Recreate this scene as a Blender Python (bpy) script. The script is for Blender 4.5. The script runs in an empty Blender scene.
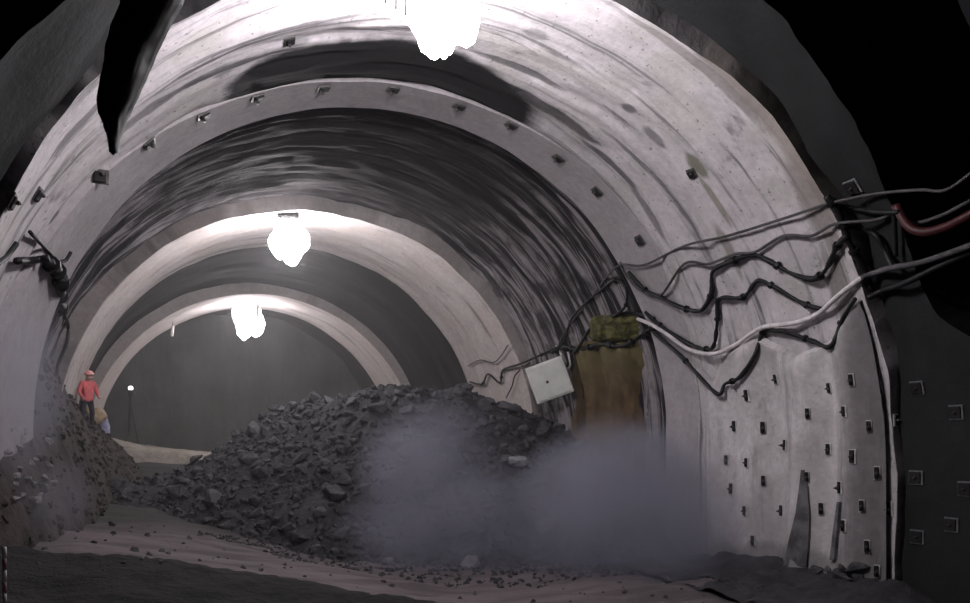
import bpy, bmesh, math, random
from mathutils import Vector, Matrix, noise
from mathutils.bvhtree import BVHTree
random.seed(7)
S = bpy.context.scene
COL = S.collection
PI = math.pi
F, YAW, HY = 800.0, math.radians(23.4), 437.0
FWD = Vector((math.sin(YAW), math.cos(YAW), 0)); RGT = Vector((math.cos(YAW), -math.sin(YAW), 0)); UP = Vector((0, 0, 1))

def ray(px, py): return FWD + RGT*((px-485)/F) + UP*((HY-py)/F)
def at(px, py, D): return ray(px, py)*D
def lerp(a, b, t): return a+(b-a)*t
def clamp(x, a=0., b=1.): return max(a, min(b, x))
def sm(t): t = clamp(t); return t*t*(3-2*t)
def pw(x, pts):
    if x <= pts[0][0]: return pts[0][1]
    for (a, b), (c, d) in zip(pts, pts[1:]):
        if x <= c: return lerp(b, d, (x-a)/(c-a))
    return pts[-1][1]
def nz(x, y, z=0., oct=3): return noise.fractal(Vector((x, y, z)), 1.0, 2.0, oct)

# ---------------------------------------------------------------- object helpers
def tag(o, label=None, cat=None, group=None, kind=None):
    if label: o['label'] = label
    if cat: o['category'] = cat
    if group: o['group'] = group
    if kind: o['kind'] = kind
    return o
def empty(name, loc=(0, 0, 0)):
    o = bpy.data.objects.new(name, None); COL.objects.link(o); o.location = loc; o.empty_display_size = .2
    return o
def link(name, me, mats, parent=None, smooth=True):
    if not isinstance(mats, (list, tuple)): mats = [mats]
    for m in mats: me.materials.append(m)
    if smooth: me.shade_smooth()
    o = bpy.data.objects.new(name, me); COL.objects.link(o)
    if parent: o.parent = parent
    return o
def from_bm(name, bm, mats, parent=None, smooth=False):
    me = bpy.data.meshes.new(name); bmesh.ops.recalc_face_normals(bm, faces=bm.faces); bm.to_mesh(me); bm.free()
    return link(name, me, mats, parent, smooth)
def copy_tree(o, parent=None):
    c = o.copy(); COL.objects.link(c); c.parent = parent
    for ch in list(o.children): copy_tree(ch, c)
    return c
def box(bm, c, s, rot=None, bevel=0.):
    r = bmesh.ops.create_cube(bm, size=1)
    M = Matrix.Translation(Vector(c)) @ (rot.to_4x4() if rot else Matrix()) @ Matrix.Diagonal((*s, 1))
    bmesh.ops.transform(bm, matrix=M, verts=r['verts'])
    if bevel:
        es = list({e for v in r['verts'] for e in v.link_edges})
        bmesh.ops.bevel(bm, geom=es, offset=bevel, segments=2, affect='EDGES', profile=.5)
def cyl(bm, a, b, r0, r1=None, n=12):
    a, b = Vector(a), Vector(b); d = b-a
    q = d.to_track_quat('Z', 'Y').to_matrix().to_4x4()
    bmesh.ops.create_cone(bm, cap_ends=True, segments=n, radius1=r0, radius2=r0 if r1 is None else r1, depth=d.length,
                          matrix=Matrix.Translation((a+b)/2) @ q)
def smooth_path(pts, sub=6):
    out = []; n = len(pts)
    for i in range(n-1):
        p0, p1, p2, p3 = pts[max(i-1, 0)], pts[i], pts[i+1], pts[min(i+2, n-1)]
        for k in range(sub):
            t = k/sub
            out.append(.5*((2*p1)+(p2-p0)*t+(2*p0-5*p1+4*p2-p3)*t*t+(3*p1-p0-3*p2+p3)*t**3))
    out.append(pts[-1].copy())
    return out
def tube_bm(bm, pts, r, n=8, wob=0.):
    rings = []; prev = None
    for i, p in enumerate(pts):
        t = (pts[min(i+1, len(pts)-1)]-pts[max(i-1, 0)])
        if t.length < 1e-6: t = Vector((0, 0, 1))
        t.normalize()
        if prev is None: a = t.orthogonal().normalized()
        else:
            a = prev-t*prev.dot(t)
            a = a.normalized() if a.length > 1e-4 else t.orthogonal().normalized()
        prev = a; b = t.cross(a)
        rr = r*(1+wob*nz(p.x*5, p.y*5, p.z*5, 2))
        rings.append([bm.verts.new(p+(a*math.cos(2*PI*k/n)+b*math.sin(2*PI*k/n))*rr) for k in range(n)])
    for A, B in zip(rings, rings[1:]):
        for k in range(n): bm.faces.new((A[k], A[(k+1) % n], B[(k+1) % n], B[k]))
    bm.faces.new(rings[0][::-1]); bm.faces.new(rings[-1])

# ---------------------------------------------------------------- materials
class N:
    def __init__(s, name):
        s.m = bpy.data.materials.new(name); s.m.use_nodes = True; s.t = s.m.node_tree; s.t.nodes.clear()
        s.out = s.t.nodes.new('ShaderNodeOutputMaterial')
    def n(s, kind, **kw):
        x = s.t.nodes.new(kind)
        for k, v in kw.items():
            if k.startswith('_'): x.inputs[k[1:].replace('_', ' ')].default_value = v
            else: setattr(x, k, v)
        return x
    def l(s, a, b): s.t.links.new(a, b)
    def noise(s, vec, scale, detail=5, rough=.6, mapscale=None, loc=(0, 0, 0), rot=(0, 0, 0)):
        mp = s.n('ShaderNodeMapping'); mp.inputs['Scale'].default_value = mapscale or (1, 1, 1); mp.inputs['Location'].default_value = loc
        mp.inputs['Rotation'].default_value = rot
        s.l(vec, mp.inputs['Vector'])
        x = s.n('ShaderNodeTexNoise', _Scale=scale, _Detail=detail, _Roughness=rough); s.l(mp.outputs[0], x.inputs['Vector'])
        return x.outputs['Fac']
    def ramp(s, fac, lo, hi, a=0., b=1.):
        x = s.n('ShaderNodeMapRange'); x.interpolation_type = 'SMOOTHSTEP'
        x.inputs['From Min'].default_value = lo; x.inputs['From Max'].default_value = hi
        x.inputs['To Min'].default_value = a; x.inputs['To Max'].default_value = b
        s.l(fac, x.inputs['Value']); return x.outputs[0]
    def math(s, op, a, b=None):
        x = s.n('ShaderNodeMath', operation=op)
        for i, v in enumerate((a, b)):
            if v is None: continue
            if isinstance(v, (int, float)): x.inputs[i].default_value = v
            else: s.l(v, x.inputs[i])
        return x.outputs[0]
    def mix(s, fac, a, b):
        x = s.n('ShaderNodeMix', data_type='RGBA')
        for i, v in ((0, fac), (6, a), (7, b)):
            if isinstance(v, (int, float)): x.inputs[i].default_value = v
            elif isinstance(v, (tuple, list)): x.inputs[i].default_value = (*v[:3], 1)
            else: s.l(v, x.inputs[i])
        return x.outputs[2]
    def bsdf(s, col, rough=.85, bump=None, bstr=.4, bdist=.05, metal=0., spec=.3):
        p = s.n('ShaderNodeBsdfPrincipled'); p.inputs['Metallic'].default_value = metal; p.inputs['Specular IOR Level'].default_value = spec
        if isinstance(col, (tuple, list)): p.inputs['Base Color'].default_value = (*col[:3], 1)
        else: s.l(col, p.inputs['Base Color'])
        if isinstance(rough, (int, float)): p.inputs['Roughness'].default_value = rough
        else: s.l(rough, p.inputs['Roughness'])
        if bump is not None:
            b = s.n('ShaderNodeBump', _Strength=bstr, _Distance=bdist); s.l(bump, b.inputs['Height']); s.l(b.outputs[0], p.inputs['Normal'])
        s.l(p.outputs[0], s.out.inputs['Surface']); return s.m

def simple(name, col, rough=.7, var=.25, scale=6., metal=0., spec=.3):
    k = N(name); tc = k.n('ShaderNodeTexCoord').outputs['Object']
    f = k.noise(tc, scale, 4)
    c = k.mix(k.ramp(f, .35, .65), tuple(x*(1-var) for x in col), tuple(min(1, x*(1+var)) for x in col))
    return k.bsdf(c, rough, f, .25, .01, metal, spec)

def concrete(name, base, dark, streak=(.5, .62), samount=.8, sscale=(.22, 2.6), blotch=(.58, .72), bamount=.6, tint=None, patches=(), bstr=.5, rough=.85, speck=0.):
    """sprayed concrete: streaks run along the arch (uv.x = arc length, uv.y = distance into the tunnel)"""
    k = N(name)
    uv = k.n('ShaderNodeUVMap').outputs[0]; tc = k.n('ShaderNodeTexCoord').outputs['Object']
    s1 = k.noise(uv, 1, 7, .62, (sscale[0], sscale[1], 1))
    s2 = k.noise(uv, 1, 5, .6, (sscale[0]*3, sscale[1]*4, 1), (5, 3, 0))
    fine = k.noise(tc, 9, 6, .65); big = k.noise(tc, .9, 5, .6); mid = k.noise(tc, 2.6, 6, .6)
    col = k.mix(k.ramp(mid, .35, .68), tuple(c*.86 for c in base), base)
    if tint: col = k.mix(k.ramp(big, .45, .62, 0, .7), col, tint)
    st = k.ramp(k.math('ADD', k.math('MULTIPLY', s1, .75), k.math('MULTIPLY', s2, .25)), streak[0], streak[1], 0, samount)
    col = k.mix(st, col, dark)
    bl = k.ramp(k.noise(uv, 1, 6, .6, (.9, 1.6, 1), (11, 7, 0)), blotch[0], blotch[1], 0, bamount)
    col = k.mix(bl, col, dark)
    if speck:
        sp = k.ramp(k.noise(tc, 14, 2, .5), .66, .72, 0, speck)
        col = k.mix(sp, col, dark)
    for fn in patches: col = fn(k, col, tc, uv)
    col = k.mix(k.ramp(fine, .3, .7, 0, .18), col, (.02, .02, .02))
    h = k.math('ADD', k.math('MULTIPLY', fine, .35), k.math('MULTIPLY', s2, .65))
    return k.bsdf(col, rough, h, bstr, .06, spec=.12)

def blob_patch(cx, cy, cz, rx, ry, rz, col2, amount=.9, wob=1.2, nscale=1.5, edge=(.75, 1.05)):
    """a darker patch with its own ragged outline around a point of the wall"""
    def fn(k, col, tc, uv):
        sub = k.n('ShaderNodeVectorMath', operation='SUBTRACT'); k.l(tc, sub.inputs[0]); sub.inputs[1].default_value = (cx, cy, cz)
        div = k.n('ShaderNodeVectorMath', operation='DIVIDE'); k.l(sub.outputs[0], div.inputs[0]); div.inputs[1].default_value = (rx, ry, rz)
        ln = k.n('ShaderNodeVectorMath', operation='LENGTH'); k.l(div.outputs[0], ln.inputs[0])
        d = k.math('ADD', ln.outputs['Value'], k.math('MULTIPLY', k.math('SUBTRACT', k.noise(tc, nscale, 5, .6), .5), wob))
        return k.mix(k.ramp(d, edge[0], edge[1], amount, 0), col, col2)
    return fn

# ---------------------------------------------------------------- tunnel shell
def uvpatch(px, py, ru, rv, col2, amount=.8, wob=.9, ns=1.4, rad=6.0, edge=(.6, 1.05)):
    """a smear on the lining: centre found on the vault, ru along the arch, rv along the tunnel"""
    d = ray(px, py); xc, z0 = 4.2, -.3; A = d.x*d.x+d.z*d.z; B = -2*(d.x*xc+d.z*z0); C_ = xc*xc+z0*z0-rad*rad
    t = (-B+math.sqrt(B*B-4*A*C_))/(2*A); p = d*t; a = (z0+3.3)+rad*math.atan2(p.z-z0, p.x-xc) if p.z > z0 else (p.z+3.3)
    c = (a, p.y, 0)
    def fn(k, col, tc, uv):
        sub = k.n('ShaderNodeVectorMath', operation='SUBTRACT'); k.l(uv, sub.inputs[0]); sub.inputs[1].default_value = c
        div = k.n('ShaderNodeVectorMath', operation='DIVIDE'); k.l(sub.outputs[0], div.inputs[0]); div.inputs[1].default_value = (ru, rv, 1)
        ln = k.n('ShaderNodeVectorMath', operation='LENGTH'); k.l(div.outputs[0], ln.inputs[0])
        nn = k.noise(uv, ns, 6, .7, (1, 5, 1), (px*.01, 0, 0))
        dd = k.math('ADD', ln.outputs['Value'], k.math('MULTIPLY', k.math('SUBTRACT', nn, .5), wob*1.6))
        return k.mix(k.ramp(dd, edge[0], edge[1], amount, 0), col, col2)
    return fn
RING = [(-6, 4.2, -.35), (8.47, 4.29, -.37), (11.77, 4.08, -.2), (14.02, 4.38, .1), (19.71, 4.15, -.3), (24.07, 4.28, -.2), (29.95, 4.16, -.68), (34.27, 4.38, -.55), (40, 4.4, -.55)]
def cen(Y): return pw(Y, [(a, b) for a, b, c in RING]), pw(Y, [(a, c) for a, b, c in RING])
ZB = -3.3
def prof(Y, s, R):
    """s 0..1 right foot -> crown -> left foot; returns point + outward normal + arc length"""
    xc, z0 = cen(Y); Hw = z0-ZB; L = PI*R; T = L+2*Hw; a = s*T
    if a < Hw: return Vector((xc+R, Y, ZB+a)), Vector((1, 0, 0)), a
    if a < Hw+L:
        ph = (a-Hw)/R
        return Vector((xc+R*math.cos(ph), Y, z0+R*math.sin(ph))), Vector((math.cos(ph), 0, math.sin(ph))), a
    return Vector((xc-R, Y, z0-(a-Hw-L))), Vector((-1, 0, 0)), a
SHELL_V, SHELL_F = [], []
def section(name, Y0, Y1, R0, R1, mat, disp, dy=.12, ns=190, lipw=.7, edge=.1, seed=0., slant=0., bow=0., foot=0.):
    ny = max(2, int((Y1-Y0)/dy)); V = []; Fc = []; UV = []
    rows = []
    for j in range(-1, ny+2):
        t = clamp(j/ny); Y = lerp(Y0, Y1, t); R = lerp(R0, R1, t); row = []
        for i in range(ns+1):
            s = i/ns; p, n, a = prof(Y, s, R)
            e = edge*(nz(a*.5+seed, Y0*3.1, 0, 4)*(1-t)+nz(a*.5+seed, Y1*3.1, 0, 4)*t)
            d = disp(a, Y+seed, t)
            p = p+n*d
            if j < 0 or j > ny: p = p+n*(lipw-d)
            p.y += e+slant*n.x*(1-t)-bow*(1-max(0, n.z))*(1-t)-foot*sm((1.8-p.z)/1.5)*(1-t)
            row.append(len(V)); V.append(p); UV.append((a, Y+e))
        rows.append(row)
    for A, B in zip(rows, rows[1:]):
        for i in range(ns): Fc.append((A[i], A[i+1], B[i+1], B[i]))
    me = bpy.data.meshes.new(name); me.from_pydata([tuple(v) for v in V], [], Fc)
    ul = me.uv_layers.new(name='UVMap')
    for lp in me.loops: ul.data[lp.index].uv = UV[lp.vertex_index]
    o = link(name, me, mat); tag(o, kind='structure')
    me.set_sharp_from_angle(angle=math.radians(40))
    b = len(SHELL_V); SHELL_V.extend(V); SHELL_F.extend([tuple(b+q for q in f) for f in Fc])
    return o

LIGHT = (.60, .56, .585); DARK = (.045, .043, .05)
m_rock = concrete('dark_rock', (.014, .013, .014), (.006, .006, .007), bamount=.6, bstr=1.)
m_near = concrete('shaded_dark_shotcrete', (.024, .025, .026), (.02, .02, .02), samount=.6, sscale=(.3, .8), bamount=.7)  # near ring lies in shade; that shade is put into the base colour
m_light = concrete('pale_shotcrete', LIGHT, DARK, streak=(.53, .62), samount=.75, sscale=(.14, 1.9), blotch=(.60, .70), bamount=.5, tint=(.50, .475, .46), speck=.55,
    patches=(blob_patch(3.3, 12.5, 5.75, 3.4, 1.62, 1.0, (.012, .012, .013), .98, .35, 1.2, (.85, 1.0)),
             *[uvpatch(*q) for q in (
                (560, 118, 1.0, .22, (.06, .055, .06), .85), (610, 165, .8, .14, (.08, .075, .08), .8), (650, 215, .8, .12, (.12, .11, .12), .7), (520, 70, .9, .10, (.07, .065, .07), .8),
                (536, 36, .22, .16, (.26, .25, .26), .9, .5), (630, 108, .16, .14, (.12, .11, .12), .8, .5), (655, 138, .3, .10, (.15, .14, .15), .8),
                (697, 166, .30, .17, (.17, .17, .13), .9, .4), (716, 200, .6, .08, (.22, .21, .17), .8, .4), (731, 250, .6, .12, (.24, .22, .21), .8, .5),
                (775, 115, 1.9, .30, (.27, .235, .215), .85, .5), (815, 205, 1.0, .35, (.25, .22, .205), .8, .5), (838, 290, 1.0, .25, (.18, .165, .16), .8), (700, 60, 1.6, .14, (.25, .225, .22), .8),
                (88, 112, .9, .16, (.13, .12, .13), .8), (45, 170, .9, .10, (.2, .19, .2), .7), (170, 108, 1.2, .12, (.12, .11, .12), .75), (205, 62, 1.3, .12, (.10, .095, .10), .8), (235, 75, 1.2, .16, (.06, .055, .06), .85),
                (298, 50, .22, .15, (.3, .29, .3), .9, .4), (55, 228, .14, .10, (.14, .14, .12), .9, .4), (66, 232, .14, .10, (.14, .14, .12), .9, .4), (300, 20, 1.6, .05, (.25, .24, .25), .7), (600, 45, 1.8, .05, (.25, .24, .25), .8),
                (560, 30, 1.6, .05, (.22, .21, .22), .8), (380, 30, 1.0, .04, (.2, .19, .2), .7))]))
m_band = concrete('smooth_shotcrete', (.44, .405, .425), (.1, .09, .1), streak=(.6, .72), samount=.5, blotch=(.62, .75), bamount=.5, tint=(.37, .35, .355), bstr=.25, speck=.2)
m_streak = concrete('streaked_wet_rock', (.34, .31, .325), (.014, .013, .015), streak=(.46, .54), samount=.97, sscale=(.13, 4.6), blotch=(.48, .62), bamount=.75, bstr=1.,
    patches=(blob_patch(4.2, 17.4, 6.0, 4.9, 3.8, 2.6, (.022, .019, .02), .95, .6, .8, (.55, 1.15)),))  # crown made darker than the haunches
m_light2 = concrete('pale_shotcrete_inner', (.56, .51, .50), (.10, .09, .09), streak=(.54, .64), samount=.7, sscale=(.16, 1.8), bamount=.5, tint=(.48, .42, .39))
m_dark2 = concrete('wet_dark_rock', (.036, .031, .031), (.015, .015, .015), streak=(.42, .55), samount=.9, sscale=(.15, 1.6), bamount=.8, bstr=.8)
m_face = concrete('excavation_face', (.075, .08, .075), (.035, .037, .036), streak=(.4, .6), samount=.6, sscale=(1, .2), bamount=.5, bstr=1.)

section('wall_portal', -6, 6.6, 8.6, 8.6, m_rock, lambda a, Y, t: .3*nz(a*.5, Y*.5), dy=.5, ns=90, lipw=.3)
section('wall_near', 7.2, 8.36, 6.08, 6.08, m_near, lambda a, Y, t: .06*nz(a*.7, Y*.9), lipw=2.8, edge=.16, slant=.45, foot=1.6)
section('wall_outer', 8.47, 12.98, 6.0, 6.0, m_light, lambda a, Y, t: .10*nz(a*.22, Y*1.5, 0, 3)+.02*nz(a*1.5, Y*2, 3, 3)-.03*sm(1-t*6), dy=.07, lipw=.55)
section('wall_middle', 12.9, 14.05, 5.95, 5.87, m_band, lambda a, Y, t: .025*nz(a*.5, Y*.9, 1), dy=.1, lipw=.6, edge=.07, bow=1.6)
section('wall_streaked', 14.0, 19.75, 6.3, 6.25, m_streak, lambda a, Y, t: .17*nz(a*.16, Y*2.6, 2, 5)+.05*nz(a*.8, Y*6, 2, 3), dy=.055, lipw=.3)
section('wall_inner', 19.71, 24.07, 5.87, 5.87, m_light2, lambda a, Y, t: .05*nz(a*.2, Y*1.6, 3)+.015*nz(a*2, Y*3, 3), dy=.12, lipw=.6, edge=.14)
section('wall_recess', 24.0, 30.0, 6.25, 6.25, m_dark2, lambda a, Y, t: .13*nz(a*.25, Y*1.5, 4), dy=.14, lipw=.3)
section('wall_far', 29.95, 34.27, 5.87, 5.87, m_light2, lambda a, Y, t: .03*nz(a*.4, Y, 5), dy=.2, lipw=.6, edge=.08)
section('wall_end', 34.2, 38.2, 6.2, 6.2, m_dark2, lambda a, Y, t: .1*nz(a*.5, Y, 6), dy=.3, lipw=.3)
# excavation face
V = []; Fc = []; n = 40
for j in range(n+1):
    for i in range(n+1):
        x = lerp(-2.6, 11.4, i/n); z = lerp(-3.4, 6.2, j/n)
        V.append((x, 38+.35*nz(x*.5, z*.5, 3, 4), z))
for j in range(n):
    for i in range(n): a = j*(n+1)+i; Fc.append((a, a+1, a+n+2, a+n+1))
me = bpy.data.meshes.new('wall_face'); me.from_pydata(V, [], Fc); ul = me.uv_layers.new(name='UVMap')
for lp in me.loops: v = V[lp.vertex_index]; ul.data[lp.index].uv = (v[0], v[2])
tag(link('wall_face', me, m_face), kind='structure')
b = len(SHELL_V); SHELL_V.extend([Vector(v) for v in V]); SHELL_F.extend([tuple(b+q for q in f) for f in Fc])

# thick pale sidewall slab with its own top edge (Y 8.6 .. 12.45)
def slab_top(Y):
    return pw(Y, [(8.5, 2.1), (9.2, 1.55), (10.0, 1.35), (10.7, 1.75), (11.5, 1.55), (12.0, 1.1), (12.5, .75)])+.06*nz(Y*3, 1)
m_side = concrete('pale_sidewall_shotcrete', (.66, .625, .635), (.16, .15, .16), streak=(.52, .64), samount=.6, sscale=(.14, 1.7), blotch=(.60, .74), bamount=.5, tint=(.46, .43, .43), bstr=.5, speck=.3,
    patches=(blob_patch(10.1, 8.5, -.5, 1.5, .8, 5., (.17, .16, .165), .85, .5, 1.2, (.5, 1.1)), blob_patch(10.1, 10.4, -2.4, 1.5, 2.4, .6, (.25, .235, .235), .7, .9, 1.5)))  # darker near end, and dirt along the foot
V = []; Fc = []; UV = []; ny, nh = 60, 50
for j in range(ny+1):
    Y = lerp(8.55, 12.5, j/ny); zt = slab_top(Y)
    for i in range(nh+1):
        z = lerp(ZB, zt, i/nh); xc, z0 = cen(Y)
        R = 5.98; xw = xc+(math.sqrt(max(0, R*R-(z-z0)**2)) if z > z0 else R)
        rib = .085*math.sin(Y*6.1+.4*math.sin(z*.7))+.04*nz(Y*2.2, z*.25, 9)+.012*nz(Y*6, z*3, 1)
        th = .17*sm((zt-z)/.12)+.0
        V.append((xw-th+rib*sm((zt-z)/.3), Y+.05*nz(z*1.2, 4)*sm((j/ny-.8)*5), z)); UV.append((z, Y))
for j in range(ny):
    for i in range(nh): a = j*(nh+1)+i; Fc.append((a, a+nh+1, a+nh+2, a+1))
# end return at far side (thickness)
b0 = len(V)
for i in range(nh+1):
    v = V[ny*(nh+1)+i]; V.append((v[0]+.5, v[1], v[2])); UV.append((v[2], v[1]+.5))
for i in range(nh):
    a = ny*(nh+1)+i; Fc.append((a, b0+i, b0+i+1, a+1))
me = bpy.data.meshes.new('wall_right'); me.from_pydata(V, [], Fc); ul = me.uv_layers.new(name='UVMap')
for lp in me.loops: ul.data[lp.index].uv = UV[lp.vertex_index]
tag(link('wall_right', me, m_side), kind='structure'); me.set_sharp_from_angle(angle=math.radians(45))
b = len(SHELL_V); SHELL_V.extend([Vector(v) for v in V]); SHELL_F.extend([tuple(b+q for q in f) for f in Fc])
SHELL = BVHTree.FromPolygons(SHELL_V, SHELL_F)
def hit(px, py, bvh=None):
    d = ray(px, py); r = (bvh or SHELL).ray_cast(Vector((0, 0, 0)), d.normalized(), 80)
    if r[0] is None: return None, None
    n = r[1]
    if n.dot(d) > 0: n = -n
    return r[0], n

# ---------------------------------------------------------------- ground
def zfloor(x, Y):
    z = lerp(-1.5, -2.4, sm((x+1.5)/6.5))
    z = lerp(z, lerp(-.75, -1.3, clamp((x+1.5)/8)), sm((Y-21)/9.5))
    z += .05*nz(x*.8, Y*.8, 0, 4)+.07*nz(x*.5, Y*1.1, 5, 3)-.10*math.exp(-((Y-10.6-.2*x)/.35)**2)*.6
    return z
def zmound(x, Y):
    top = pw(Y, [(11, -1.9), (12.3, -.9), (13.5, -.35), (14.6, .0), (16, .7), (20, .85), (24, .75), (27.4, .62), (29, .3), (30.5, -.3)])
    return top-pw(Y, [(14, 3.4), (18, 3.0), (22, 2.2), (27, 1.1)])*(x+1.45)+.16*nz(x*1.3, Y*1.3, 7, 4)
CREST = [(-1.2, 20.8, -1.2), (1.0, 21.9, -1.0), (2.2, 23.0, -.55), (2.9, 22.6, .12), (3.6, 21.7, .68), (4.6, 20.9, 1.12), (6, 19.4, 1.3), (7.2, 18.7, 1.2), (8.3, 18.2, .85), (9.4, 17.3, .1), (10.4, 16.6, -.6)]
def zpile(x, Y):
    best = -9
    for (a, b, c), (d, e, f) in zip(CREST, CREST[1:]):
        t = clamp(((x-a)*(d-a)+(Y-b)*(e-b))/((d-a)**2+(e-b)**2))
        for tt in (t,):
            px_, py_, pz_ = lerp(a, d, tt), lerp(b, e, tt), lerp(c, f, tt)
            dd = math.hypot(x-px_, Y-py_)
            best = max(best, pz_-.70*max(0, math.sqrt(dd*dd+.09)-.3))
    return best+.22*nz(x*.7, Y*.7, 2, 4)+.10*nz(x*2.2, Y*2.2, 6, 3)
def field(name, fn, x0, x1, y0, y1, st, mat, keep=None):
    nx, ny = int((x1-x0)/st), int((y1-y0)/st); idx = {}; V = []; Fc = []
    def vid(i, j):
        if (i, j) not in idx:
            x, y = lerp(x0, x1, i/nx), lerp(y0, y1, j/ny); idx[i, j] = len(V); V.append((x, y, fn(x, y)))
        return idx[i, j]
    for j in range(ny):
        for i in range(nx):
            x, y = lerp(x0, x1, (i+.5)/nx), lerp(y0, y1, (j+.5)/ny)
            if keep and not keep(x, y): continue
            Fc.append((vid(i, j), vid(i+1, j), vid(i+1, j+1), vid(i, j+1)))
    me = bpy.data.meshes.new(name); me.from_pydata(V, [], Fc)
    o = link(name, me, mat)
    return o, BVHTree.FromPolygons([Vector(v) for v in V], Fc), V, Fc

def earth(name, c1, c2, scale=2., bs=.8, c3=None, s3=6, bd=.12):
    k = N(name); tc = k.n('ShaderNodeTexCoord').outputs['Object']
    a = k.noise(tc, scale, 8, .65); b = k.noise(tc, s3, 5, .7)
    c = k.mix(k.ramp(a, .35, .65), c1, c2)
    if c3: c = k.mix(k.ramp(b, .6, .72, 0, .8), c, c3)
    return k.bsdf(c, .9, k.math('ADD', a, k.math('MULTIPLY', b, .5)), bs, bd)
def road_mat():
    k = N('tracked_ground'); tc = k.n('ShaderNodeTexCoord').outputs['Object']
    a = k.noise(tc, 1, 7, .6, (.5, 2.2, 1), rot=(0, 0, .25)); b = k.noise(tc, 5, 6, .7)
    c = k.mix(k.ramp(a, .38, .62), (.085, .071, .075), (.15, .125, .13))
    sx = k.n('ShaderNodeSeparateXYZ'); k.l(tc, sx.inputs[0])
    far = k.math('ADD', sx.outputs['Y'], k.math('MULTIPLY', k.math('SUBTRACT', a, .5), 3.))
    c = k.mix(k.ramp(far, 14.5, 17.5), c, (.045, .043, .042))
    c = k.mix(k.ramp(b, .6, .7, 0, .5), c, (.07, .06, .06))
    return k.bsdf(c, .9, k.math('ADD', a, k.math('MULTIPLY', b, .6)), .7, .08)
m_floor = road_mat()
m_muck = earth('dark_muck', (.035, .034, .038), (.065, .063, .07), 3., 1., (.10, .098, .105), 9)
m_brown = earth('brown_earth', (.03, .025, .024), (.075, .06, .056), 1.6, 1., (.11, .095, .09), 5)
m_black_ground = earth('black_ground', (.006, .006, .006), (.015, .014, .014), 2.2, 1.)
m_bench = earth('pale_bench_spoil', (.26, .23, .20), (.42, .38, .33), 2.5, .6)

fl, FLB, FV, FF = field('floor', zfloor, -2.6, 11.2, 3, 31, .14, m_floor); tag(fl, kind='structure')
def zbench(x, Y):
    top = pw(x, [(-3, .25), (-1.6, .12), (-1.2, -.02), (.2, -.38), (2.7, -.66), (6, -.9), (11, -1)])
    return lerp(-1.6, top, sm((Y-29.3-.25*nz(x*.6, 3))/.9))+.06*nz(x*1.1, Y, 3)
be, BEB, BV, BF = field('floor_bench', zbench, -2.4, 11, 29, 38.3, .2, m_bench); tag(be, kind='structure')
mo, MOB, MV, MF = field('earth_mound', lambda x, y: max(zmound(x, y), zfloor(x, y)-.25), -2.6, 1.8, 11.2, 31, .1, m_brown, keep=lambda x, y: zmound(x, y) > zfloor(x, y)-.15)
tag(mo, 'brown earth mound banked along the left wall below the workers', 'mound')
pi_, PIB, PV, PF = field('muck_pile', lambda x, y: max(zpile(x, y), zfloor(x, y)-.3), -2.2, 10.4, 12.5, 30.5, .1, m_muck, keep=lambda x, y: zpile(x, y) > zfloor(x, y)-.2)
tag(pi_, 'great dark grey heap of blasted rock filling the tunnel centre', 'muck pile')
def zbank(x, Y):   # near-black bank in the foreground
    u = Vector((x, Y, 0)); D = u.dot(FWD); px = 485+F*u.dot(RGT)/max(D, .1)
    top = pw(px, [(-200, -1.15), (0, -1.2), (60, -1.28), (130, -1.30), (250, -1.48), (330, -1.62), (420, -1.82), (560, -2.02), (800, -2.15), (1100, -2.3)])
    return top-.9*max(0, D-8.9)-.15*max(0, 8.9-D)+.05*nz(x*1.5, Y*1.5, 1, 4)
bk, BKB, KV, KF = field('dark_bank', zbank, -2.5, 9.0, 2.5, 12.5, .1, m_black_ground, keep=lambda x, y: zbank(x, y) > zfloor(x, y)-.2)
tag(bk, 'black bank across the bottom left foreground', 'bank')
allV, allF = [], []
for v_, f_ in ((FV, FF), (BV, BF), (MV, MF), (PV, PF), (KV, KF)):
    b = len(allV); allV += [Vector(v) for v in v_]; allF += [tuple(b+q for q in f) for f in f_]
b = len(allV); GV = allV+[Vector(v) for v in SHELL_V]; GF = allF+[tuple(b+q for q in f) for f in SHELL_F]
ALL = BVHTree.FromPolygons(GV, GF); GROUND = BVHTree.FromPolygons(allV, allF)
def drop(x, y, bvh=None):
    r = (bvh or GROUND).ray_cast(Vector((x, y, 8)), Vector((0, 0, -1)), 20)
    return r[0].z if r[0] else zfloor(x, y)

# ---------------------------------------------------------------- rocks
def rock_mesh(name, seed, npt=16, flat=.7):
    rnd = random.Random(seed); bm = bmesh.new()
    for i in range(npt):
        v = Vector((rnd.gauss(0, 1), rnd.gauss(0, 1), rnd.gauss(0, 1))).normalized()
        bm.verts.new(Vector((v.x, v.y*rnd.uniform(.7, .95), v.z*flat))*rnd.uniform(.85, 1.05))
    r = bmesh.ops.convex_hull(bm, input=bm.verts)
    bmesh.ops.delete(bm, geom=[g for g in r['geom_interior'] if isinstance(g, bmesh.types.BMVert)], context='VERTS')
    bmesh.ops.bevel(bm, geom=list(bm.edges), offset=.05, segments=1, affect='EDGES')
    me = bpy.data.meshes.new(name); bm.to_mesh(me); bm.free(); return me
def rock_mat(name, a, b):
    k = N(name); tc = k.n('ShaderNodeTexCoord').outputs['Object']; oi = k.n('ShaderNodeObjectInfo').outputs['Random']
    f = k.noise(tc, 2.2, 7, .65)
    c = k.mix(oi, a, b); c = k.mix(k.ramp(f, .4, .7, 0, .5), c, tuple(x*1.6 for x in b))
    return k.bsdf(c, .85, f, .8, .08)
m_rk = rock_mat('broken_rock', (.035, .034, .038), (.10, .098, .108))
m_rkp = rock_mat('pale_broken_rock', (.20, .195, .205), (.32, .31, .32))
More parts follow.
